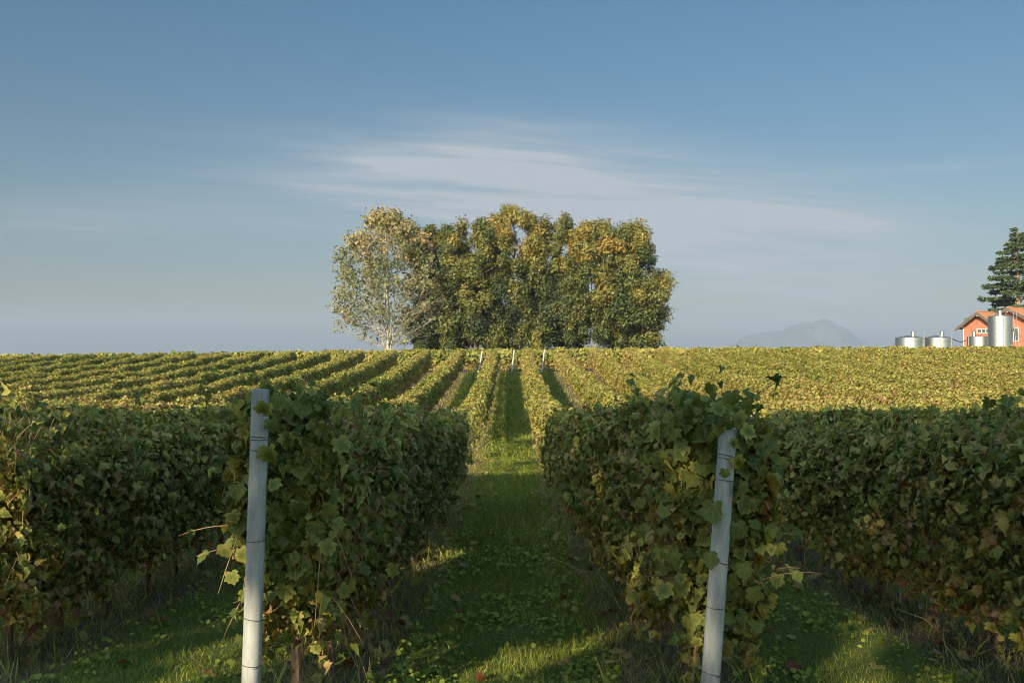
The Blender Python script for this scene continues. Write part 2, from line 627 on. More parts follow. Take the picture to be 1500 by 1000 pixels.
TRUNKS = []
for _i in range(4):
    b = MB()
    rr = random.Random(_i)
    pts, x, y = [], 0, 0
    for j in range(7):
        pts.append((x, y, -.05 + j * .15))
        x += rr.uniform(-.035, .035)
        y += rr.uniform(-.04, .04)
    b.tube(pts, [.045, .036, .032, .036, .030, .034, .026], 7)
    b.tube([pts[-2], (pts[-2][0] + .05, pts[-2][1] + .2, .93), (x, pts[-2][1] + .5, 1.0)], [.024, .018, .012], 5)
    b.tube([pts[-3], (pts[-3][0] - .04, pts[-3][1] - .16, .86), (x, pts[-3][1] - .42, .98)], [.022, .016, .010], 5)
    TRUNKS.append(b.mesh('trunk', True))
    TRUNKS[-1].materials.append(BARK)


def row_leaves(x0, y0, y1, per_m, seed, size, inner=.25, full=True, rag=False, top=1.84, low=.55, hw=.30, across=False, sparse=None):
    """positions, normals, tips, sizes, tones for a trellised row between y0 and y1"""
    r = np.random.default_rng(seed)
    n = int((y1 - y0) * per_m)
    y = r.uniform(y0, y1, n)
    w1, w2, w3, w4 = wavy(seed * 7 + 1), wavy(seed * 7 + 2), wavy(seed * 7 + 3, lens=(3.1, 1.3, .7)), wavy(seed * 7 + 4, lens=(4, 1.7, .8))
    if full:
        a = r.uniform(-.62, math.pi + .62, n)
    else:
        a = r.uniform(-.15, math.pi + .15, n)
    ca, sa = np.cos(a), np.sin(a)
    sx = np.sign(ca) * np.abs(ca) ** .55
    sz = np.sign(sa) * np.abs(sa) ** .62
    tp = top + (.09 if y0 < 12 else .10) * w1(y) + (.06 if y0 < 12 else .07) * w3(y)
    lo = low + .12 * w2(y)
    zc, hh = (tp + lo) / 2, (tp - lo) / 2
    sz = np.where(sz < 0, sz * 1.25, sz)
    half = hw * (1 + .28 * w2(y + sz) + .22 * w4(y * 1.3 + 2 * sz))
    depth = np.where(r.random(n) < inner, r.uniform(.15, .8, n), r.normal(.95, .14, n))
    # loose shoots that stand out of the trimmed surface
    shoot = r.random(n) < (.035 if y0 < 12 else .05)
    depth = np.where(shoot, r.uniform(1.05, 1.35, n), depth)
    if not across:
        nearend = np.clip((y - 5.0) / 4.0, 0, 1) if abs(x0) < 2 else 1.0
        half = half * (.74 + .26 * nearend)
    lx = sx * half * depth
    lz = zc + hh * sz * (depth * .55 + .45)
    out = np.stack([sx, np.zeros(n), sz * .55], -1)
    N = out * .9 + np.array([0, 0, .35]) + r.normal(0, .55, (n, 3))
    tip = np.stack([sx * .5, np.zeros(n), -1.0 + .6 * np.clip(sz, 0, 1)], -1) + r.normal(0, .45, (n, 3))
    S = np.minimum(size * r.lognormal(0, .36, n), size * 1.75)
    if across:
        P = np.stack([y, x0 + lx, lz], -1)
        N = N[:, [1, 0, 2]]
        tip = tip[:, [1, 0, 2]]
    else:
        P = np.stack([x0 + lx, y, lz], -1)
    P[:, 2] += ground(P[:, 0], P[:, 1])
    h = (lz - lo) / np.maximum(tp - lo, .1)
    tone = .42 + .15 * r.standard_normal(n) + .12 * patch(P[:, 0] * 1.0, P[:, 1], 5.0) + .05 * patch(P[:, 0], P[:, 1], 1.3)
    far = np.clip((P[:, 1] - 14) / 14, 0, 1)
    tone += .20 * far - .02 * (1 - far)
    tan = (r.random(n) < .36) & (far < .5)
    tone = np.where(tan, r.uniform(.55, .9, n), tone)
    tone += np.where(P[:, 0] < -12, -.07, 0) * far
    tone += np.where(h < .22, .16, 0) * r.random(n)
    red = r.random(n) < .018
    tone = np.where(red, r.uniform(.86, 1, n), tone)
    if rag:
        hole = patch(P[:, 1] * 3.1 + 7 * np.sign(sx), (lz + 3) * 3.4 + seed, 1.5) + .5 * patch(P[:, 1] * 8, lz * 8 + seed, 1.5)
        pk = np.clip(.70 + .75 * hole, .12, 1)
        pk *= np.clip(.5 + h * 2.5, .3, 1)
        keep = (r.random(n) < pk) | (depth < .6)
        P, N, tip, S, tone = P[keep], N[keep], tip[keep], S[keep], tone[keep]
    if sparse is not None:
        keep = r.random(len(P)) < sparse(P)
        P, N, tip, S, tone = P[keep], N[keep], tip[keep], S[keep], tone[keep]
    return P, N, tip, S, np.clip(tone, .02, 1)


def merge_meshes(name, mes, material):
    vs, ls, ss, ts = [], [], [], []
    ov = ol = 0
    for me in mes:
        nv, nl, npy = len(me.vertices), len(me.loops), len(me.polygons)
        a = np.empty(nv * 3, np.float32)
        me.vertices.foreach_get('co', a)
        b = np.empty(nl, np.int32)
        me.loops.foreach_get('vertex_index', b)
        c = np.empty(npy, np.int32)
        me.polygons.foreach_get('loop_start', c)
        d = np.empty(nv, np.float32)
        me.attributes['tone'].data.foreach_get('value', d)
        vs.append(a.reshape(-1, 3))
        ls.append(b + ov)
        ss.append(c + ol)
        ts.append(d)
        ov += nv
        ol += nl
        bpy.data.meshes.remove(me)
    return link(name, raw_mesh(name, np.concatenate(vs), np.concatenate(ls), np.concatenate(ss), np.concatenate(ts)), material)


def join_canes(me, mb):
    """add the woody shoots to the foliage mesh as a second material"""
    nv, nl, npo = len(me.vertices), len(me.loops), len(me.polygons)
    co = np.empty(nv * 3, np.float32)
    me.vertices.foreach_get('co', co)
    li = np.empty(nl, np.int32)
    me.loops.foreach_get('vertex_index', li)
    ls = np.empty(npo, np.int32)
    me.polygons.foreach_get('loop_start', ls)
    tn = np.empty(nv, np.float32)
    me.attributes['tone'].data.foreach_get('value', tn)
    V = np.concatenate([co.reshape(-1, 3), np.array(mb.v, np.float32)])
    l2 = np.array([i for f in mb.f for i in f], np.int32) + nv
    s2 = np.cumsum([0] + [len(f) for f in mb.f[:-1]]) + nl
    out = raw_mesh('foliage', V, np.concatenate([li, l2]), np.concatenate([ls, s2]), np.concatenate([tn, np.zeros(len(mb.v))]))
    out.materials.append(VINE)
    out.materials.append(CANE)
    mi = np.zeros(npo + len(mb.f), np.int32)
    mi[npo:] = 1
    out.polygons.foreach_set('material_index', mi)
    bv = np.zeros(nv * 3, np.float32)
    me.attributes['blade'].data.foreach_get('vector', bv)
    a = out.attributes.new('blade', 'FLOAT_VECTOR', 'POINT')
    a.data.foreach_set('vector', np.concatenate([bv, np.zeros(len(mb.v) * 3, np.float32)]))
    bpy.data.meshes.remove(me)
    return link('foliage', out, None)


def vine_row(side, k):
    x0 = (ROW_L - PITCH * k) if side < 0 else (ROW_R + PITCH * k)
    ys = 5.15 if k == 0 else max((6.6 if side < 0 else 5.0) if k == 1 else 4.0, abs(x0) / .557 - 3.5)
    seed = 100 * (side + 2) + k
    word = ORD[k] + (' vine row left' if side < 0 else ' vine row right') + ' of the central grass path'
    if k == 0:
        label = 'dark leafy vine row ending at the taller concrete post, left of the grass path' if side < 0 else 'leafy vine row wrapping the shorter leaning concrete post, right of the grass path'
    elif k == 1:
        label = 'shaded vine row with bare trunks below, ' + word
    else:
        label = 'trimmed yellowing vine row on the slope, ' + word
    root = tag(empty('vine_row', (x0, ys, gz(x0, ys))), label, 'vine row', 'trellised rows of vines in the vineyard')

    def put(o):
        o.parent = root
        o.matrix_parent_inverse = Matrix.Translation(-root.location)
        return o
    LOD1 = 24.0 if k < 2 else 0
    fine = max(ys, LOD1)
    if LOD1 > ys:
        thin = (lambda P: np.where((P[:, 1] > 17.5) & (P[:, 1] < 39), np.clip(.02 + .4 * patch(P[:, 2] * 5, P[:, 1] * 2.2, 1.6), .05, .7), np.where((P[:, 1] < 7.6) & (P[:, 2] - ground(P[:, 0], P[:, 1]) < 1.0), .3, 1))) if (k == 0 and side < 0) else None
        A = row_leaves(x0, ys, 11.0, 5200, seed, .050, inner=.38, hw=.31, low=.30 if k else .42, top=1.66 if k else 1.84, rag=True)
        B = row_leaves(x0, max(ys, 11.0), 25.5, 2300, seed, .068, inner=.3, hw=.31, low=.48, top=1.68 if k else 1.78, sparse=thin, rag=True)
        if k == 0:
            # shaggy end of the row round its post
            r = np.random.default_rng(seed + 9)
            n = 1500
            ex = r.normal(.07 if side < 0 else -.07, .115, n)
            P = np.stack([x0 + ex + (-.02 if side < 0 else .02), 5.10 + np.abs(r.normal(0, .16, n)), r.triangular(.80 if side < 0 else .6, 1.75, 2.06, n)], -1)
            P[:, 2] += ground(P[:, 0], P[:, 1])
            N = np.stack([ex * 1.5, -np.ones(n) * .9, np.full(n, .5)], -1) + r.normal(0, .4, (n, 3))
            tp = np.stack([ex, -np.full(n, .2), -np.ones(n)], -1) + r.normal(0, .35, (n, 3))
            E = (P, N, tp, np.minimum(.050 * r.lognormal(0, .46, n), .098), np.clip(.30 + .10 * r.standard_normal(n), .02, .9))
            A = tuple(np.concatenate([p, q]) for p, q in zip(A, E))
        if k == 0:
            q = POST_LEAVES[side]
            n = len(q)
            A = tuple(np.concatenate([p_, q_]) for p_, q_ in zip(A, (
                np.array([a[0] for a in q]), np.array([(.1, -1, .25)] * n) + r.normal(0, .25, (n, 3)),
                np.array([(.2, 0, -1.0)] * n) + r.normal(0, .35, (n, 3)), np.array([a[1] for a in q]), r.uniform(.22, .42, n))))
        A = tuple(np.concatenate([p, q]) for p, q in zip(A, B))
        # shoots rising above the top wire, with their leaves
        r = np.random.default_rng(seed + 31)
        canes = MB()
        Ps, Ss = [], []
        m = 420 if k == 0 else 300
        for _ in range(m):
            yy_ = r.uniform(ys, 20) if r.random() < .6 else r.uniform(ys, 8)
            sx_ = r.choice((-1, 1))
            if r.random() < .35:
                p = np.array([x0 + r.normal(0, .12), yy_, gz(x0, yy_) + 1.7])
                d = np.array([r.normal(0, .25), r.normal(0, .35), 1.0])
                ln = r.uniform(.15, .5)
            else:
                p = np.array([x0 + sx_ * r.uniform(.16, .3), yy_, gz(x0, yy_) + r.uniform(.7, 1.7)])
                d = np.array([sx_ * r.uniform(.0, .55), r.normal(0, .7), r.uniform(-1, .9)])
                ln = r.uniform(.15, .5)
            d /= np.linalg.norm(d)
            pts = []
            for j in range(5):
                pts.append(p + d * ln * j / 4 + np.array([0, 0, -.22 * (j / 4) ** 2 * ln]))
            canes.tube(pts, [.0036, .0033, .003, .0026, .0015], 4)
            for q in pts[1:]:
                if r.random() < .4:
                    Ps.append(q)
                    Ss.append(r.uniform(.04, .095))
        if k == 0:
            for _ in range(22):
                yy_ = 5.1 + abs(r.normal(0, 1.1))
                p = np.array([x0 + r.normal(0, .15), yy_, gz(x0, yy_) + 1.75])
                d = np.array([r.normal(0, .35), r.normal(0, .3), 1.0])
                ln = r.uniform(.22, .50)
                pts = [p + d * ln * j / 5 + np.array([.3 * d[0] * (j / 5) ** 2 * ln, 0, -.15 * (j / 5) ** 2 * ln]) for j in range(6)]
                canes.tube(pts, [.004, .0036, .003, .0026, .002, .0015], 4)
                for q in pts[1:]:
                    for _q in range(2):
                        if r.random() < .6:
                            Ps.append(q + r.normal(0, .03, 3))
                            Ss.append(r.uniform(.035, .08))
        Ps = np.array(Ps)
        n = len(Ps)
        sxx = np.sign(Ps[:, 0] - x0)
        G = (Ps, np.stack([sxx * .5, -np.ones(n) * .3, np.ones(n) * .5], -1) + r.normal(0, .5, (n, 3)),
             np.stack([sxx * .3, np.zeros(n), -np.ones(n)], -1) + r.normal(0, .5, (n, 3)), np.array(Ss), np.clip(.33 + .14 * r.standard_normal(n), .05, .95))
        A = tuple(np.concatenate([p, q]) for p, q in zip(A, G))
        bend = np.random.default_rng(seed + 5).normal(1.1, 1.1, len(A[0]))
        er = np.random.default_rng(seed + 77)
        edge = np.where(er.random(len(bend)) < .35, er.uniform(.1, .5, len(bend)), er.normal(.02, .08, len(bend)))
        fo = scatter('foliage', *A, LEAF, bend, None, edge)
        put(join_canes(fo, canes))
    # farther stretch, simpler leaves
    f0 = max(ys, 25.5 if k < 2 else ys)
    sp = None
    parts = [row_leaves(x0, f0, min(Y_END, max(f0, 34)), 1500, seed, .076, inner=.22, full=k < 3, low=.80 if k < 2 else .55, sparse=thin if k == 0 and side < 0 else None)]
    Fm = parts[0]
    bend = np.random.default_rng(seed + 6).normal(.9, .6, len(Fm[0]))
    mes = [scatter('foliage', *Fm, LEAF6, bend)]
    if Y_END > max(f0, 34):
        Fm = row_leaves(x0, max(f0, 34), Y_END, 1400, seed, .086, inner=.2, full=k < 3, low=.80 if k < 2 else .55)
        mes.append(scatter('foliage', *Fm, KITE))
    put(merge_meshes('far_foliage' if k < 2 else 'foliage', mes, VINE))
    # trunks
    r = random.Random(seed)
    if k < 4:
        y = ys + .35
        while y < (Y_END - .5 if k == 0 else 46):
            o = bpy.data.objects.new('trunk', TRUNKS[r.randrange(4)])
            C.objects.link(o)
            xx = x0 + r.uniform(-.05, .05)
            o.parent = root
            o.location = (xx - x0, y - ys, gz(xx, y) - root.location.z)
            o.rotation_euler = (r.uniform(-.08, .08), r.uniform(-.08, .08), r.choice((0, math.pi)) + r.uniform(-.4, .4))
            s = r.uniform(.85, 1.2)
            o.scale = (s, s, r.uniform(.8, 1.0))
            y += r.uniform(.8, 1.0)
    # trellis wires
    if k < 3:
        for h in (.78, 1.15, 1.55):
            b = MB()
            yl = np.linspace(ys - .1, Y_END, 30)
            b.tube([(x0 + .02, q, gz(x0, q) + h) for q in yl], .002, 4)
            put(b.build('wire', WIRE))
    return root


POST_LEAVES = {-1: [((-1.300, 4.89, -.33), .085), ((-1.275, 4.90, -.42), .07), ((-1.285, 4.88, -.56), .095), ((-1.27, 4.92, -.74), .07), ((-1.34, 5.02, -.25), .07),
                    ((-1.25, 4.95, -.30), .08), ((-1.26, 4.93, -1.0), .06), ((-1.52, 5.1, -.80), .09), ((-1.55, 5.1, -.95), .07), ((-1.50, 5.1, -1.15), .08),
                    ((-1.55, 5.1, -1.28), .075), ((-1.47, 5.1, -1.38), .08)],
               1: [((1.15, 4.88, -.40), .08), ((1.20, 4.88, -.385), .075), ((1.245, 4.9, -.46), .085), ((1.10, 4.9, -.44), .07), ((1.165, 4.87, -.53), .05), ((1.17, 4.9, -.36), .09),
                   ((1.08, 4.88, -.86), .115), ((1.06, 4.89, -1.13), .085), ((1.14, 4.88, -.68), .05), ((1.20, 4.9, -.62), .07), ((1.24, 4.9, -.75), .08),
                   ((1.22, 4.95, -.98), .08), ((1.25, 4.95, -1.2), .09), ((1.10, 4.9, -.33), .08), ((1.24, 4.92, -.33), .08), ((1.18, 4.9, -.27), .08)]}
NL, NR = 16, 16
for k in range(NL):
    vine_row(-1, k)
for k in range(NR):
    vine_row(1, k)

# cross row closing the far end of the path
cr = tag(empty('vine_row', (0, 72.5, gz(0, 72.5))), 'vine row running crosswise behind three thin posts at the far end of the grass path', 'vine row',
         'trellised rows of vines in the vineyard')


def cross_sparse(P):
    return np.ones(len(P))


A = row_leaves(72.5, -46, 46, 420, 977, .16, inner=.3, across=True, top=1.72, low=.75)
A = (A[0], A[1], A[2], A[3], np.clip(A[4] - .10, .05, 1))
r = np.random.default_rng(978)
n = 9000
P = np.stack([r.uniform(-46, 46, n), 72.45 + r.normal(0, .12, n), r.uniform(.02, .8, n)], -1)
P[:, 2] += ground(P[:, 0], P[:, 1])
Bq = (P, r.normal(0, 1, (n, 3)) + np.array([0, -.8, 0]), r.normal(0, .4, (n, 3)) + np.array([0, 0, 1.0]), r.uniform(.1, .22, n), r.uniform(.66, .96, n))
A = tuple(np.concatenate(z) for z in zip(A, Bq))
o = link('foliage', scatter('foliage', *A, LEAF6, np.ones(len(A[0]))), VINE)
o.parent = cr
o.matrix_parent_inverse = Matrix.Translation(-cr.location)


# ------------------------------------------------------------------ posts
def near_post(name, foot, top, rad, ties, label, slope):
    foot, top = Vector(foot), Vector(top)
    ax = top - foot
    L = ax.length
    root = empty(name, foot)
    root.rotation_euler = ax.to_track_quat('Z', 'Y').to_euler()
    tag(root, label, 'post', 'end posts of the vine rows beside the path')
    b = MB()
    prof = [(rad * 1.07, -.1), (rad * 1.06, L * .3), (rad * 1.01, L * .7), (rad * .985, L - .03), (rad * .96, L - .008), (rad * .90, L)]
    b.lathe((0, 0, 0), prof, 40)
    me = b.mesh('shaft', True)
    link('shaft', me, CONCRETE, root)
    for z in ties:
        t = MB()
        rr = rad * (1.055 - .06 * z / L) + .0015
        tilt = random.uniform(-.012, .012)
        t.tube([(rr * math.cos(a), rr * math.sin(a), z + tilt * math.cos(a + 1)) for a in np.linspace(0, 2 * math.pi, 37)], .0022, 5)
        link('wire_tie', t.mesh('wire_tie', True), WIRE, root)
    # loose curled wire end
    t = MB()
    z0 = ties[0]
    t.tube([(rad * 1.07 * math.sin(a), -rad * 1.07 * math.cos(a), z0 + .04 + .05 * math.sin(a * 1.6)) for a in np.linspace(-1.2, 1.3, 16)], .0018, 5)
    link('wire_tie', t.mesh('wire_tie', True), WIRE, root)
    return root


def at(px, py, d):
    return ((px - 750) / 1346 * d, d, -(py - 500) / 1346 * d)


DP = 4.95


def post_z(py, foot_py, top_py, L):
    return L * (foot_py - py) / (foot_py - top_py)


f, t_ = at(366.5, 1115, DP), at(384.5, 570, DP)
L = (Vector(t_) - Vector(f)).length
near_post('concrete_post', f, t_, .0475, [post_z(p, 1115, 570, L) for p in (972, 905, 790, 660, 643, 639)],
          'taller pale concrete post with stained flat top at the left edge of the path', 0)
f, t_ = at(1035, 1115, DP), at(1069, 626, DP)
L = (Vector(t_) - Vector(f)).length
near_post('concrete_post', f, t_, .0475, [post_z(p, 1115, 626, L) for p in (985, 888, 823, 702, 672, 667)],
          'shorter leaning concrete post with its head wrapped in vine leaves', 0)

for i, (xa, ya, xb, yb, lab) in enumerate(((703, 549, 709, 514, 'thin pale post before the cross row, standing just left of the path end'),
                                           (752, 549, 755.5, 513, 'thin pale post before the cross row, standing at the middle of the path end'),
                                           (796, 549, 800, 512, 'thin pale post before the cross row, standing beyond the row right of the path'),
                                           (1039, 530, 1042, 511, 'thin pale post tip showing above yellow rows right of the grove'))):
    d = 71.5 if i < 3 else 70.9
    a, c = at(xa, ya, d), at(xb, yb, d)
    a = (a[0], d, gz(a[0], d) - .05)
    root = tag(empty('trellis_post', a), lab, 'post', 'posts at the far end of the vineyard')
    b = MB()
    ax = Vector(c) - Vector(a)
    b.tube([(0, 0, 0), ax * .5, ax * .99, ax], [.062, .058, .054, .045], 10)
    b.build('shaft', WOODPOST, root, True)


# ------------------------------------------------------------------ grass
def lanes(n, y0, y1, seed, pw=1.0, lanes_x=(0,)):
    r = np.random.default_rng(seed)
    y = y0 + (y1 - y0) * r.random(n) ** pw
    lane = r.choice(lanes_x, n)
    off = r.uniform(-.5, .5, n) * 2.5
    return r, lane * PITCH - .04 + off, y, off


def grass_patch(name, n, y0, y1, seed, h, lx, wide=1.0, pw=1.4):
    r, x, y, off = lanes(n, y0, y1, seed, pw, lx)
    edge = np.clip((np.abs(off) - .70) / .35, 0, 1)
    keep = r.random(n) > edge * .45
    x, y, off, edge = x[keep], y[keep], off[keep], edge[keep]
    n = len(x)
    P = np.stack([x, y, ground(x, y) - .01], -1)
    dry = (r.random(n) < .09 + .75 * edge * (r.random(n) < .8))
    pt = patch(x, y, .8)
    S = h * r.lognormal(0, .35, n) * (1 + .25 * pt) * np.where(dry, 1.15, 1)
    az = r.uniform(0, 6.283, n)
    N = np.stack([np.cos(az), np.sin(az), r.normal(0, .2, n)], -1)
    Td = np.stack([r.normal(0, .45, n), r.normal(0, .45, n), np.ones(n)], -1)
    tone = np.where(dry, r.uniform(.66, 1, n), np.clip(.38 + .17 * r.standard_normal(n) + .10 * pt, .05, .64))
    me = scatter(name, P, N, Td, S, tone, BLADE, r.uniform(.3, 1.8, n) * np.where(r.random(n) < .5, 1, -1), r.uniform(.7, 1.5, n) * wide)
    return me


gl = [grass_patch('grass', 210000, 4.2, 13, 11, .046, (-1, 0, 0, 1), 1.0, 1.5),
      grass_patch('grass', 120000, 12, 32, 12, .058, (-1, 0, 0, 0, 1), 2.0, 1.4),
      grass_patch('grass', 90000, 30, 71, 13, .085, (-2, -1, 0, 0, 0, 1, 2), 3.2, 1.1),
      grass_patch('grass', 16000, 4.2, 12, 14, .085, (-2, 2), 1.2, 1.3)]
tag(merge_meshes('grass', gl, GRASS), kind='stuff')

# low broad-leaved weeds among the grass
r, x, y, off = lanes(26000, 4.3, 15, 21, 1.7, (-1, 0, 0, 1))
cl_ = patch(x * 1.7, y, .45) + r.normal(0, .35, len(x))
kp = (np.abs(off) < .85) & (cl_ > .1)
x, y = x[kp], y[kp]
n = len(x)
P = np.stack([x, y, ground(x, y) + r.uniform(.01, .07, n)], -1)
me = scatter('weeds', P, np.stack([r.normal(0, .45, n), r.normal(-.2, .45, n), np.ones(n)], -1), r.normal(0, 1, (n, 3)) * np.array([1, 1, .3]),
             r.uniform(.02, .052, n) * (1 + .5 * (r.random(n) < .12)), np.clip(.42 + .1 * r.standard_normal(n), .1, .64), OVAL, np.ones(n), r.uniform(1, 1.7, n))
tag(link('weeds', me, GRASS), kind='stuff')

# dry stalks and tall weeds along the foot of the near rows
r = np.random.default_rng(33)
n = 17000
rowx = r.choice([ROW_L, ROW_R, ROW_L - PITCH, ROW_R + PITCH], n)
y = 4.6 + 30 * r.random(n) ** 1.8
cx = r.normal(0, .30, n)
x = rowx + cx
kp = (patch(x * 2, y * 1.2, .9) + r.normal(0, .5, n)) > -.1
x, y = x[kp], y[kp]
n = len(x)
P = np.stack([x, y, ground(x, y) - .01], -1)
az = r.uniform(0, 6.28, n)
me = scatter('dry_grass', P, np.stack([np.cos(az), np.sin(az), np.zeros(n)], -1), np.stack([r.normal(0, .55, n), r.normal(0, .55, n), np.ones(n)], -1),
             r.lognormal(math.log(.17), .4, n), np.clip(r.normal(.74, .17, n), .2, 1), BLADE, r.normal(0, 1.6, n), r.uniform(.35, .8, n))
tag(link('dry_grass', me, GRASS), kind='stuff')

# fallen leaves
r = np.random.default_rng(44)
n = 1500
x = r.choice([ROW_L, ROW_R, ROW_L - PITCH, ROW_R + PITCH], n) + r.normal(0, .5, n)
y = r.uniform(4.5, 30, n)
P = np.stack([x, y, ground(x, y) + r.uniform(.02, .06, n)], -1)
me = scatter('fallen_leaves', P, r.normal(0, .35, (n, 3)) + np.array([0, 0, 1]), r.normal(0, 1, (n, 3)) * np.array([1, 1, .2]), r.uniform(.06, .12, n),
             r.uniform(.7, 1, n), LEAF, r.normal(1, .8, n))
tag(link('fallen_leaves', me, VINE), kind='stuff')


# ------------------------------------------------------------------ trees
def crown_tree(name, px, top_py, hw_px, d, seed, label, leafmat, bark, n_cl, per_cl, leaf, tone0, base_z=.3, dep=1.0, sparse=False, shape=1.0,
               warm=None, taper=.8, ex=2.5, group='trees of the grove beyond the vineyard', rt=.30):
    r = np.random.default_rng(seed)
    x0 = (px - 750) / 1346 * d
    top = (500 - top_py) / 1346 * d
    hw = hw_px / 1346 * d * (1.0 if sparse else 1.10)
    g = gz(x0, d)
    root = tag(empty(name, (x0, d, g)), label, 'tree', group)
    H = top - g
    b0 = base_z - g
    tb = MB()
    pts = [Vector((0, 0, -.2))]
    for j in range(1, 9):
        pts.append(Vector((r.normal(0, .10) * j ** .5, r.normal(0, .10) * j ** .5, H * .92 * j / 8)))
    tb.tube(pts, [rt * (1 - .105 * j) for j in range(9)], 9)

    def trunk_at(h):
        q = np.clip(h / (H * .92) * 8, 0, 7.999)
        i = int(q)
        return pts[i].lerp(pts[i + 1], q - i)
    lead = []
    for j in range(15 if sparse else 6):
        an = 6.283 * j / (15 if sparse else 6) + r.uniform(-.35, .35)
        o_ = hw * r.uniform(.15 if sparse else .3, .82 if sparse else .72)
        hb, ht = r.uniform(.5, .16 * H + .5), H * r.uniform(.66, .88)
        a = trunk_at(hb)
        e = Vector((math.cos(an) * o_, math.sin(an) * o_ * dep, ht))
        pl = [a]
        for q in (.2, .45, .7, 1.0):
            z_ = hb + (ht - hb) * q
            f_ = q ** .75
            pl.append(Vector((a.x + (e.x - a.x) * f_ + r.normal(0, .12), a.y + (e.y - a.y) * f_ + r.normal(0, .12), z_)))
        tb.tube(pl, [x * (1.0 if sparse else 1.4) for x in (.085, .068, .050, .034, .012)], 6, False)
        for i_ in range(4):
            for f_ in (0, .33, .66):
                lead.append(pl[i_].lerp(pl[i_ + 1], f_))
    lead += [trunk_at(h_) for h_ in np.linspace(1.2, H * .9, 16)]
    LA = np.array([tuple(p) for p in lead])
    cs, cr_ = [], []
    tries = 0
    while len(cs) < n_cl and tries < 6000:
        tries += 1
        q = r.random()
        # width of the crown by height: widest a little below the middle
        wq = (1 - abs((q - .37) / .65) ** ex) ** .58 if abs((q - .37) / .65) < 1 else 0
        if not sparse:
            wq *= min(1, taper + q * 1.1)
        wq *= shape if q > .6 else 1
        an = r.uniform(0, 6.283)
        rad = hw * wq * r.random() ** (.33 if sparse else .22) * .93
        c = np.array([math.cos(an) * rad, math.sin(an) * rad * dep, b0 + q * (H - b0) * .95])
        R_ = (r.uniform(.55, 1.0) if sparse else r.uniform(.55, 1.25)) * (hw / 4.2) ** .5 * (1 - .2 * q)
        if any(np.linalg.norm(c - k) < .62 * (R_ + kr) * (.6 if sparse else .62) for k, kr in zip(cs, cr_)):
            continue
        cs.append(c)
        cr_.append(R_)
    Ps, Ns, Ss, Ts = [], [], [], []
    for c, R_ in zip(cs, cr_):
        dv = LA - c
        cost = np.linalg.norm(dv, axis=1) + np.where(dv[:, 2] > -.35 * np.hypot(dv[:, 0], dv[:, 1]), 3.0, 0)
        a = lead[int(np.argmin(cost))]
        e = Vector(c)
        mid = a.lerp(e, .5) + Vector((0, 0, -.12 * (e - a).length * .6))
        rr = .010 + .012 * min(1.5, (e - a).length / 3)
        if sparse:
            rr *= .95
        tb.tube([a, a.lerp(mid, .6), mid, mid.lerp(e, .6), e], [rr * 1.5, rr * 1.2, rr, rr * .7, rr * .35], 5, False)
        for _ in range(5 if sparse else 2):
            dd = Vector(r.normal(0, 1, 3)) + Vector((c[0] * .2, c[1] * .2, .7))
            q = e + dd.normalized() * R_ * r.uniform(.7, 1.25)
            st = mid.lerp(e, r.uniform(.1, .9))
            tb.tube([st, st.lerp(q, .5) + Vector((0, 0, -.06)), q], [rr * .5, rr * .36, .012], 4, False)
        m = int(per_cl * (R_ ** 2) * ((.13 + .85 * max(0, (c[2] - b0) / (H - b0)) ** 1.3) if sparse else 1))
        dr = unit(r.normal(0, 1, (m, 3)))
        lump = 1 + .28 * np.sin(dr[:, 0] * 5 + c[0]) * np.sin(dr[:, 1] * 5 + c[1] * 3) + .2 * np.sin(dr[:, 2] * 7 + c[2])
        rad = R_ * lump * np.where(r.random(m) < .6, r.normal(.92, .16, m), r.uniform(.2, 1.0, m))
        P = c + dr * rad[:, None] * np.array([1, 1, 1.08])
        Ps.append(P)
        Ns.append(dr + r.normal(0, .55, (m, 3)) + np.array([0, 0, .35]))
        Ss.append(leaf * r.lognormal(0, .28, m))
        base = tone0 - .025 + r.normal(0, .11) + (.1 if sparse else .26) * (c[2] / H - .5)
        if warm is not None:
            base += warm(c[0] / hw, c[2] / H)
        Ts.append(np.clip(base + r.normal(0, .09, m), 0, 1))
    P = np.concatenate(Ps)
    tb.build('trunk', bark, root, True)
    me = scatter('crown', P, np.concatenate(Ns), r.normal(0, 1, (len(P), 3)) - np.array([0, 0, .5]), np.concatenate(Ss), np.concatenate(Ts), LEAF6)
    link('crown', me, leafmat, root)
    return root


crown_tree('pale_tree', 570, 306, 88, 98, 1, 'thin-leaved pale tree with white branches at the left end of the grove', PALE, WBARK, 230, 190, .19, .40,
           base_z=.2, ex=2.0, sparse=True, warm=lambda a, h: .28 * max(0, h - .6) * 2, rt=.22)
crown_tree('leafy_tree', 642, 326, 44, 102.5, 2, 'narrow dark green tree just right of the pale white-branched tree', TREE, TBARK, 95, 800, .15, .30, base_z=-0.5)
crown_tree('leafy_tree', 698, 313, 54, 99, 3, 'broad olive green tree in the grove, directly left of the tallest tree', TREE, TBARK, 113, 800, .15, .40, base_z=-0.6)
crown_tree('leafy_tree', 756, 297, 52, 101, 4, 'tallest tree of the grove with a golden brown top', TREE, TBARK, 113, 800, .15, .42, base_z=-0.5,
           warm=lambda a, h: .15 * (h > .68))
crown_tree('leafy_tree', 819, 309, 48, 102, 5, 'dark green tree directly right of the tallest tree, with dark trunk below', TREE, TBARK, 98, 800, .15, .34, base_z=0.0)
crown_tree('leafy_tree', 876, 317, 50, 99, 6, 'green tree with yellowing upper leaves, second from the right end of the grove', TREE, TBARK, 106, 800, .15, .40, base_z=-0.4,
           warm=lambda a, h: .12 * (h > .7))
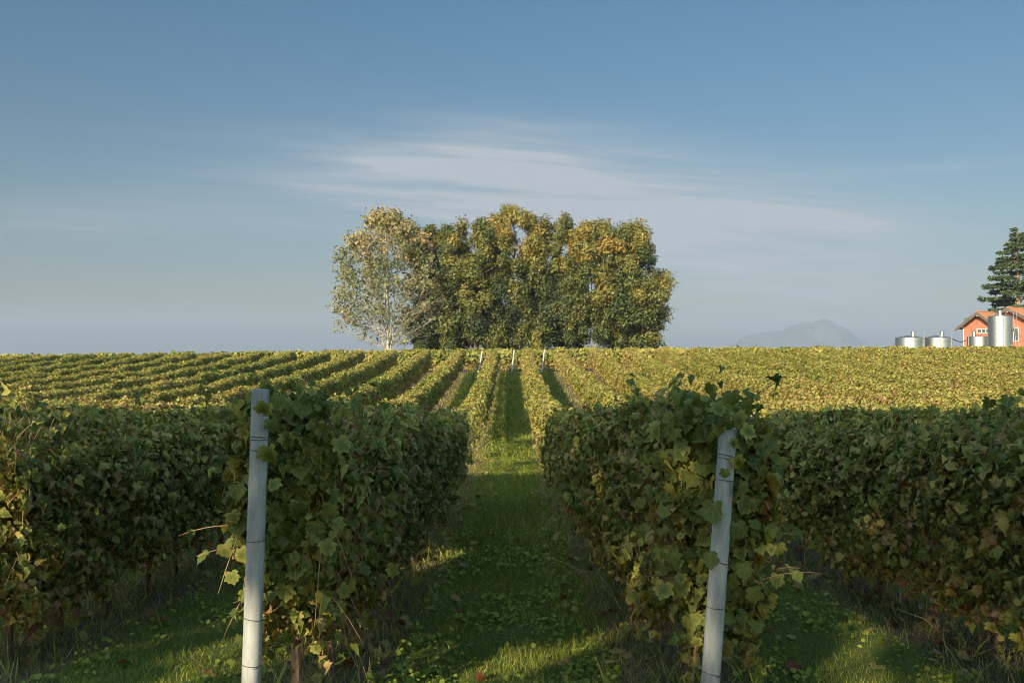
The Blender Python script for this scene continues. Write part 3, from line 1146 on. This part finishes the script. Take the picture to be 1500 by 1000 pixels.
crown_tree('leafy_tree', 928, 328, 58, 100.5, 7, 'rounded tree at the right end of the grove with orange leaves on its outer side', TREE, TBARK, 121, 800, .15, .40, base_z=-1.0,
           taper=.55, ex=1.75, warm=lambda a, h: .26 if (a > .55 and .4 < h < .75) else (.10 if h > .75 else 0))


def bush(px, top_py, hw_px, d, seed, label, tone0):
    r = np.random.default_rng(seed)
    x0 = (px - 750) / 1346 * d
    g = gz(x0, d)
    top = (500 - top_py) / 1346 * d - g
    hw = hw_px / 1346 * d
    root = tag(empty('bush', (x0, d, g)), label, 'bush')
    b = MB()
    for _ in range(7):
        a = r.uniform(0, 6.28)
        e = Vector((math.cos(a) * hw * .6, math.sin(a) * hw * .6, top * r.uniform(.6, .95)))
        b.tube([(0, 0, -.1), e * .5 + Vector((0, 0, .1)), e], [.03, .02, .008], 5)
    b.build('stems', TBARK, root, True)
    n = 1500
    q = r.random(n)
    a = r.uniform(0, 6.28, n)
    rad = hw * (1 - q * q * .75) * r.random(n) ** .4 * (1 + .25 * np.sin(a * 3 + q * 6))
    P = np.stack([np.cos(a) * rad, np.sin(a) * rad, .2 + q * (top - .2)], -1)
    link('crown', scatter('crown', P, r.normal(0, 1, (n, 3)) + np.array([0, -.5, .4]), r.normal(0, 1, (n, 3)), r.uniform(.12, .2, n),
                          np.clip(r.normal(tone0, .1, n), 0, 1), LEAF6), TREE, root)


bush(788, 484, 9, 74, 51, 'slim yellowing bush standing up behind the cross row in front of the grove', .55)
bush(618, 500, 14, 92, 52, 'low dark bush at the foot of the pale white-branched tree', .25)
bush(660, 495, 16, 93, 53, 'rounded dark bush at the foot of the narrow dark green tree', .28)


def conifer(px, top_py, d, seed, label):
    r = np.random.default_rng(seed)
    x0 = (px - 750) / 1346 * d
    g = gz(x0, d)
    H = (500 - top_py) / 1346 * d - g
    root = tag(empty('conifer_tree', (x0, d, g)), label, 'tree')
    b = MB()
    b.tube([(0, 0, -.2), (.1, 0, H * .4), (.05, .1, H * .75), (0, 0, H * .97)], [.42, .32, .17, .03], 10)
    Ps, Ts, Ns, Tn = [], [], [], []
    z = 5.2
    while z < H - .3:
        q = (z - 5.2) / (H - 5.2)
        ln0 = 7.6 * (1 - q) ** .85 + .5
        for _ in range(5 if q < .8 else 4):
            an = r.uniform(0, 6.283)
            ln = ln0 * r.uniform(.72, 1.08)
            dirv = Vector((math.cos(an), math.sin(an), 0))
            zj = r.uniform(-.5, .5)
            pts = []
            for j in range(7):
                s = j / 6
                pts.append(dirv * (ln * s) + Vector((0, 0, z + zj + ln * (.10 * s - .26 * s * s + .14 * s ** 4))))
            rr = .035 + .008 * ln
            b.tube(pts, [rr * (1 - .13 * j) for j in range(7)], 5, False)
            m = int(58 * ln)
            s = r.uniform(.18, 1.0, m)
            idx = np.minimum((s * 6).astype(int), 5)
            fr = s * 6 - idx
            A_ = np.array([tuple(p) for p in pts])
            base = A_[idx] * (1 - fr)[:, None] + A_[idx + 1] * fr[:, None]
            side = np.array([-math.sin(an), math.cos(an), 0])
            wdt = .16 * ln * (1.1 - s) + .16
            offs = r.normal(0, .6, m) * wdt
            P = base + side * offs[:, None] + np.stack([np.zeros(m), np.zeros(m), r.normal(.02, .10, m) - .12 * np.abs(offs)], -1)
            Ps.append(P)
            Tn.append(np.outer(np.ones(m), np.array(dirv)) * .8 + side * np.sign(offs)[:, None] * .7 + r.normal(0, .3, (m, 3)))
            Ns.append(np.array([0, 0, 1.0]) + r.normal(0, .4, (m, 3)))
            Ts.append(np.clip(.42 + .2 * r.standard_normal(m) + .25 * (s - .5), 0, 1))
        z += r.uniform(.35, .95) * (1 - .35 * q) + .12
    P = np.concatenate(Ps)
    b.build('trunk', CBARK, root, True)
    link('crown', scatter('crown', P, np.concatenate(Ns), np.concatenate(Tn), r.uniform(.32, .6, len(P)), np.concatenate(Ts), LEAF6, None, np.full(len(P), .55)), NEEDLE, root)


conifer(1494, 335, 152, 77, 'tall dark green conifer rising behind the terracotta houses')


# ------------------------------------------------------------------ winery houses and tanks
WALL = plain_mat('terracotta_plaster', (.25, .092, .058), (.32, .125, .08), 1.2, .9, .1)


def tile_mat():
    m, t = mat('roof_tile')
    tcn = t.n('ShaderNodeTexCoord')
    wv = t.n('ShaderNodeTexWave', wave_type='BANDS', bands_direction='X', Scale=1.6, Distortion=.6)
    wv2 = t.n('ShaderNodeTexWave', wave_type='BANDS', bands_direction='Y', Scale=1.2, Distortion=.4)
    nz = t.n('ShaderNodeTexNoise', Scale=5, Detail=4)
    for q in (wv, wv2, nz):
        t.l(tcn.outputs['Object'], q.inputs['Vector'])
    col = t.ramp(nz.outputs[0], [(.3, (.36, .12, .05)), (.5, (.52, .19, .075)), (.7, (.60, .28, .12))])
    f = t.math('MULTIPLY', t.math('MULTIPLY_ADD', wv.outputs[1], .5, .5), t.math('MULTIPLY_ADD', wv2.outputs[1], .25, .75))
    col = t.mix(t.math('SUBTRACT', 1.0, f), col, (.22, .075, .035))
    p = t.n('ShaderNodeBsdfPrincipled', Roughness=.85)
    t.l(col, p.inputs['Base Color'])
    bm_ = t.n('ShaderNodeBump', Strength=.6, Distance=.06)
    t.l(f, bm_.inputs['Height'])
    t.l(bm_.outputs[0], p.inputs['Normal'])
    o = t.n('ShaderNodeOutputMaterial')
    t.l(p.outputs[0], o.inputs[0])
    return m


TILE = tile_mat()
DWOOD = plain_mat('dark_wood', (.055, .04, .034), (.095, .075, .062), 3, .8, .2)
LWOOD = plain_mat('pale_wood', (.36, .27, .20), (.48, .37, .28), 3, .8, .2)
GLASS = plain_mat('window_glass', (.05, .06, .07), (.09, .10, .11), .5, .12, 0, spec=.8)
FRAME = plain_mat('window_frame', (.45, .45, .44), (.55, .55, .54), 2, .6)


def house(name, apex, half, pitch, length, rz, label, win, door=False):
    """gabled house: local -X is the gable end facing the camera's left, ridge along local +X; apex = ridge point of the gable overhang"""
    g = gz(apex[0], apex[1])
    H = apex[2] - g
    root = tag(empty(name, (apex[0], apex[1], g), rz), label, 'house', 'terracotta winery houses')
    ov, eo = 1.35, .7
    rise = half * pitch
    wz = H - .18
    hw_ = half - eo
    # walls
    b = MB()
    ez = wz - hw_ * pitch
    x0, x1 = ov, length - ov
    vs = []
    for x in (x0, x1):
        vs += [(x, -hw_, -.2), (x, hw_, -.2), (x, hw_, ez - .06), (x, 0, wz - .06), (x, -hw_, ez - .06)]
    b.add(vs, [(0, 4, 3, 2, 1), (5, 6, 7, 8, 9), (0, 5, 9, 4), (1, 2, 7, 6)])
    b.build('wall', WALL, root)
    # roof: two thick slabs
    th = .16
    b = MB()
    for s in (-1, 1):
        P = [(0, 0, H), (length, 0, H), (length, s * half, H - rise), (0, s * half, H - rise)]
        Q = [(p[0], p[1], p[2] - th) for p in P]
        fs = [(0, 1, 2, 3), (7, 6, 5, 4), (0, 4, 5, 1), (1, 5, 6, 2), (2, 6, 7, 3), (3, 7, 4, 0)]
        if s > 0:
            fs = [tuple(reversed(f)) for f in fs]
        b.add(P + Q, fs)
    rf = b.build('roof', TILE, root)
    rc = MB()
    rc.tube([(.02, 0, H + .02), (length - .02, 0, H + .02)], .11, 8)
    rc.build('ridge_tiles', TILE, rf, True)
    # barge boards on the near gable
    for s in (-1, 1):
        b = MB()
        P = [(-.05, 0, H - .02), (-.05, s * half, H - rise - .02), (-.05, s * half, H - rise - .52), (-.05, 0, H - .52)]
        Q = [(p[0] + .09, p[1], p[2]) for p in P]
        b.add(P + Q, [(0, 1, 2, 3), (7, 6, 5, 4), (0, 4, 5, 1), (1, 5, 6, 2), (2, 6, 7, 3), (3, 7, 4, 0)])
        b.build('barge_board', DWOOD, rf)
        b = MB()
        sl_ = [(0.05, s * .02, H - th - .02), (ov - .02, s * .02, H - th - .02), (ov - .02, s * half * .97, H - th - .02 - rise * .97), (.05, s * half * .97, H - th - .02 - rise * .97)]
        sl2 = [(p[0], p[1], p[2] - .05) for p in sl_]
        b.add(sl_ + sl2, [(0, 1, 2, 3), (7, 6, 5, 4), (0, 4, 5, 1), (1, 5, 6, 2), (2, 6, 7, 3), (3, 7, 4, 0)])
        b.build('soffit', DWOOD, rf)
    # purlin ends under the overhang
    for yy_, zz in ((0, H - .62), (-hw_ + .05, H - .40 - (hw_ - .05) * pitch), (hw_ - .05, H - .40 - (hw_ - .05) * pitch)):
        b = MB()
        b.box((ov / 2 + .02, yy_, zz), (ov - .1, .2, .24))
        b.build('purlin_end', LWOOD, rf)
    # strip window of several lights in the gable
    wy0, wy1, wz0, wz1, nl = win
    f = MB()
    xg = x0 - .03
    f.box((xg, (wy0 + wy1) / 2, wz1 + .04), (.10, wy1 - wy0 + .16, .08))
    f.box((xg, (wy0 + wy1) / 2, wz0 - .04), (.14, wy1 - wy0 + .16, .08))
    for i in range(nl + 1):
        f.box((xg, wy0 + (wy1 - wy0) * i / nl, (wz0 + wz1) / 2), (.10, .09, wz1 - wz0 - .004))
    fr = f.build('window', FRAME, root)
    p = MB()
    p.box((x0 - .012, (wy0 + wy1) / 2, (wz0 + wz1) / 2), (.02, wy1 - wy0 - .1, wz1 - wz0 - .01))
    p.build('pane', GLASS, fr)
    # downpipe at the left corner
    d = MB()
    d.tube([(x0 - .06, hw_ - .08, -.1), (x0 - .06, hw_ - .08, ez - .3)], .05, 8)
    d.build('downpipe', plain_mat('zinc', (.55, .55, .54), (.68, .68, .66), 2, .5, 0, metal=.3), root, True)
    # tall window in the long side
    f = MB()
    f.box((x0 + 1.6, -hw_ - .03, 3.2), (1.3, .08, 1.9))
    fr = f.build('window', FRAME, root)
    p = MB()
    p.box((x0 + 1.6, -hw_ - .08, 3.2), (1.12, .02, 1.72))
    p.build('pane', GLASS, fr)
    return root


a = at(1434, 456, 140)
house('house', a, 3.15, .80, 9.0, R(45), 'terracotta house with brown gable, its lower half hidden behind the tall steel tank', (-2.1, .4, 3.55, 4.15, 4))
a = at(1478, 450, 143)
house('house', a, 4.6, .56, 12.0, R(42), 'terracotta house at the right edge with higher tiled roof, beside a steel ladder', (-1.2, .2, 2.4, 4.4, 2))


def steel():
    m, t = mat('stainless_steel')
    tcn = t.n('ShaderNodeTexCoord')
    mp = t.n('ShaderNodeMapping')
    mp.inputs['Scale'].default_value = (1, 1, 12)
    t.l(tcn.outputs['Object'], mp.inputs[0])
    nz = t.n('ShaderNodeTexNoise', Scale=1.5, Detail=4)
    t.l(mp.outputs[0], nz.inputs['Vector'])
    p = t.n('ShaderNodeBsdfPrincipled', Metallic=1.0)
    t.l(t.ramp(nz.outputs[0], [(.3, (.30, .305, .31)), (.7, (.44, .44, .43))]), p.inputs['Base Color'])
    t.l(t.math('MULTIPLY_ADD', nz.outputs[0], .12, .40), p.inputs['Roughness'])
    o = t.n('ShaderNodeOutputMaterial')
    t.l(p.outputs[0], o.inputs[0])
    return m


STEEL = steel()


def tank(px, top_py, hw_px, d, label, cone, hatch_px, pipes, ladder=False):
    x0 = (px - 750) / 1346 * d
    g = gz(x0, d)
    top = (500 - top_py) / 1346 * d - g
    rr = hw_px / 1346 * d
    root = tag(empty('steel_tank', (x0, d, g)), label, 'tank', 'steel wine tanks')
    b = MB()
    b.lathe((0, 0, 0), [(rr, -.2), (rr, top - .5), (rr + .012, top - .49), (rr + .012, top - .43), (rr, top - .42), (rr, top - .02), (rr - .03, top)], 56)
    b.build('shell', STEEL, root, True)
    b = MB()
    b.lathe((0, 0, top), [(rr - .02, .003), (rr * .55, cone * .62), (.28, cone), (.2, cone + .01)], 48)
    b.build('lid', STEEL, root, True)
    b = MB()
    hx = hatch_px / 1346 * d
    hr = .24
    b.lathe((hx, -.3, top + cone * .5), [(hr, -.05), (hr, .62 - cone * .2), (hr + .07, .63 - cone * .2), (hr + .07, .70 - cone * .2), (hr * .6, .78 - cone * .2)], 20)
    b.build('hatch', STEEL, root, True)
    for qx, h in pipes:
        b = MB()
        q = qx / 1346 * d
        yq = -math.sqrt(max(.05, rr * rr - q * q)) - .05 if abs(q) < rr else -.1
        b.tube([(q, yq, -.1), (q, yq, top + h)], .06, 8)
        b.build('pipe', STEEL, root, True)
    if ladder:
        b = MB()
        lx = rr + .30
        for o in (-.22, .22):
            b.tube([(lx + o + .35, -.7, 0), (lx + o - .1, -.5, top + .7), (lx + o - .55, -.2, top + .75)], .035, 6)
        for j in range(18):
            s = j / 18
            z = s * (top + .6)
            b.tube([(lx - .22 + .35 - .45 * s, -.7 + .2 * s, z), (lx + .22 + .35 - .45 * s, -.7 + .2 * s, z)], .022, 5)
        b.build('ladder', STEEL, root, True)
        b = MB()
        for an in np.linspace(2.0, 6.0, 6):
            b.tube([(math.cos(an) * rr * .55, math.sin(an) * rr * .55, top), (math.cos(an) * rr * .55, math.sin(an) * rr * .55, top + .55)], .025, 5)
        b.tube([(math.cos(an) * rr * .55, math.sin(an) * rr * .55, top + .55) for an in np.linspace(2.0, 6.0, 14)], .025, 5)
        b.build('guard_rail', STEEL, root, True)
    return root


tank(1468, 463, 16.2, 126, 'tall cylindrical steel tank with ladder, standing before the terracotta house', .15, -2, ((-4, .1),), True)
tank(1335, 494.5, 19.5, 124, 'low wide steel tank with cone lid, farthest left of the winery tanks', .30, 4, ((17, .95),))
tank(1377, 494.5, 19.5, 125, 'low wide steel tank with cone lid, joined to the house by a hose', .30, 4, ((-6, .5), (13, .95)))
tank(1437, 493, 16, 130, 'low steel tank between the house gable and the tall tank', .10, -9, ((-16, .3),))

# hose sagging from the second tank to the house
a, b_ = Vector(at(1397, 495, 126)), Vector(at(1419, 498, 136))
b = MB()
b.tube([a.lerp(b_, s) + Vector((0, 0, -.65 * 4 * s * (1 - s) * .55)) for s in np.linspace(0, 1, 14)], .07, 8)
tag(b.build('hose', plain_mat('hose_rubber', (.06, .08, .10), (.09, .11, .13), 3, .6), None, True),
    'dark hose sagging between the steel tank and the house wall', 'hose')

# ------------------------------------------------------------------ clipped trees behind the photographer (they shade the near rows)
YT = -14.0
SLOPE = math.tan(SUN_EL) / math.cos(SUN_AZ)
EDGE_Y, EDGE_Z = 20.0, -3.42 + 1.84
TOPZ = EDGE_Z + SLOPE * (EDGE_Y - YT)
# openings in the crowns, each written as the spot its sunbeam reaches
BEAMS = [((-.5, 7.1, -2.43), .22), ((-.35, 6.6, -2.38), .35), ((-.25, 7.7, -2.5), .30), ((-.5, 8.7, -2.58), .22), ((-.1, 6.2, -2.35), .25),
         ((-.2, 10.2, -2.75), .2), ((.1, 11.6, -2.85), .15), ((-.3, 13.5, -3.0), .18), ((-2.5, 6.9, -2.4), .35), ((2.6, 7.2, -2.4), .35), ((2.2, 6.4, -2.36), .25),
         ((-3.7, 6.5, -.7), .50), ((-3.65, 6.5, -1.2), .40), ((-3.6, 6.5, -1.7), .30), ((-.95, 7.2, -1.85), .14), ((-1.0, 8.4, -1.4), .12), ((.95, 7.5, -1.9), .25), ((.9, 8.4, -1.2), .12),
         ((3.4, 8.6, -1.8), .14), ((3.4, 6.9, -1.0), .12)]


def shade_tree(x0, i):
    r = np.random.default_rng(500 + i)
    g = gz(x0, YT)
    root = tag(empty('clipped_tree', (x0, YT, g)), 'tall flat-topped clipped tree, %s of the line standing behind the viewpoint' % ORD[i], 'tree',
               'clipped trees behind the viewpoint')
    H = TOPZ - g
    b = MB()
    b.tube([(0, 0, -.2), (.05, 0, H * .3), (0, .05, H * .9)], [.28, .22, .08], 9)
    for _ in range(16):
        h0 = r.uniform(2.2, H * .75)
        a = r.uniform(0, 6.28)
        e = Vector((math.cos(a) * 2.0, math.sin(a) * .9, min(H - .4, h0 + r.uniform(.8, 2.4))))
        b.tube([(0, 0, h0), e * .5 + Vector((0, 0, h0 * .5 + .1)), e], [.07, .05, .02], 5)
    b.build('trunk', TBARK, root, True)
    n = 2500
    P = np.stack([r.uniform(-2.65, 2.65, n), r.uniform(-1.1, 1.1, n), r.uniform(2.0, H - .12, n)], -1)
    m = 1500
    Q = np.stack([r.uniform(-2.65, 2.65, m), r.uniform(-1.1, 1.1, m), H - .12 - np.abs(r.normal(0, .22, m))], -1)
    P = np.concatenate([P, Q])
    Wp = P + np.array([x0, YT, g])
    d = np.array(TO_SUN)
    keep = np.ones(len(P), bool)
    for (c, rad) in BEAMS:
        v_ = Wp - np.array(c)
        dist = np.linalg.norm(v_ - (v_ @ d)[:, None] * d, axis=1)
        keep &= dist > rad + r.normal(.12, .08, len(P))
    P = P[keep]
    n = len(P)
    S = np.where(P[:, 2] > H - .5, .26, .46) * r.uniform(.8, 1.2, n)
    link('crown', scatter('crown', P, r.normal(0, 1, (n, 3)) + np.array([-.3, -1.0, .4]), r.normal(0, 1, (n, 3)), S, np.clip(r.normal(.3, .12, n), 0, 1), LEAF6), TREE, root)


for i in range(9):
    shade_tree(-34 + i * 5.2, i)
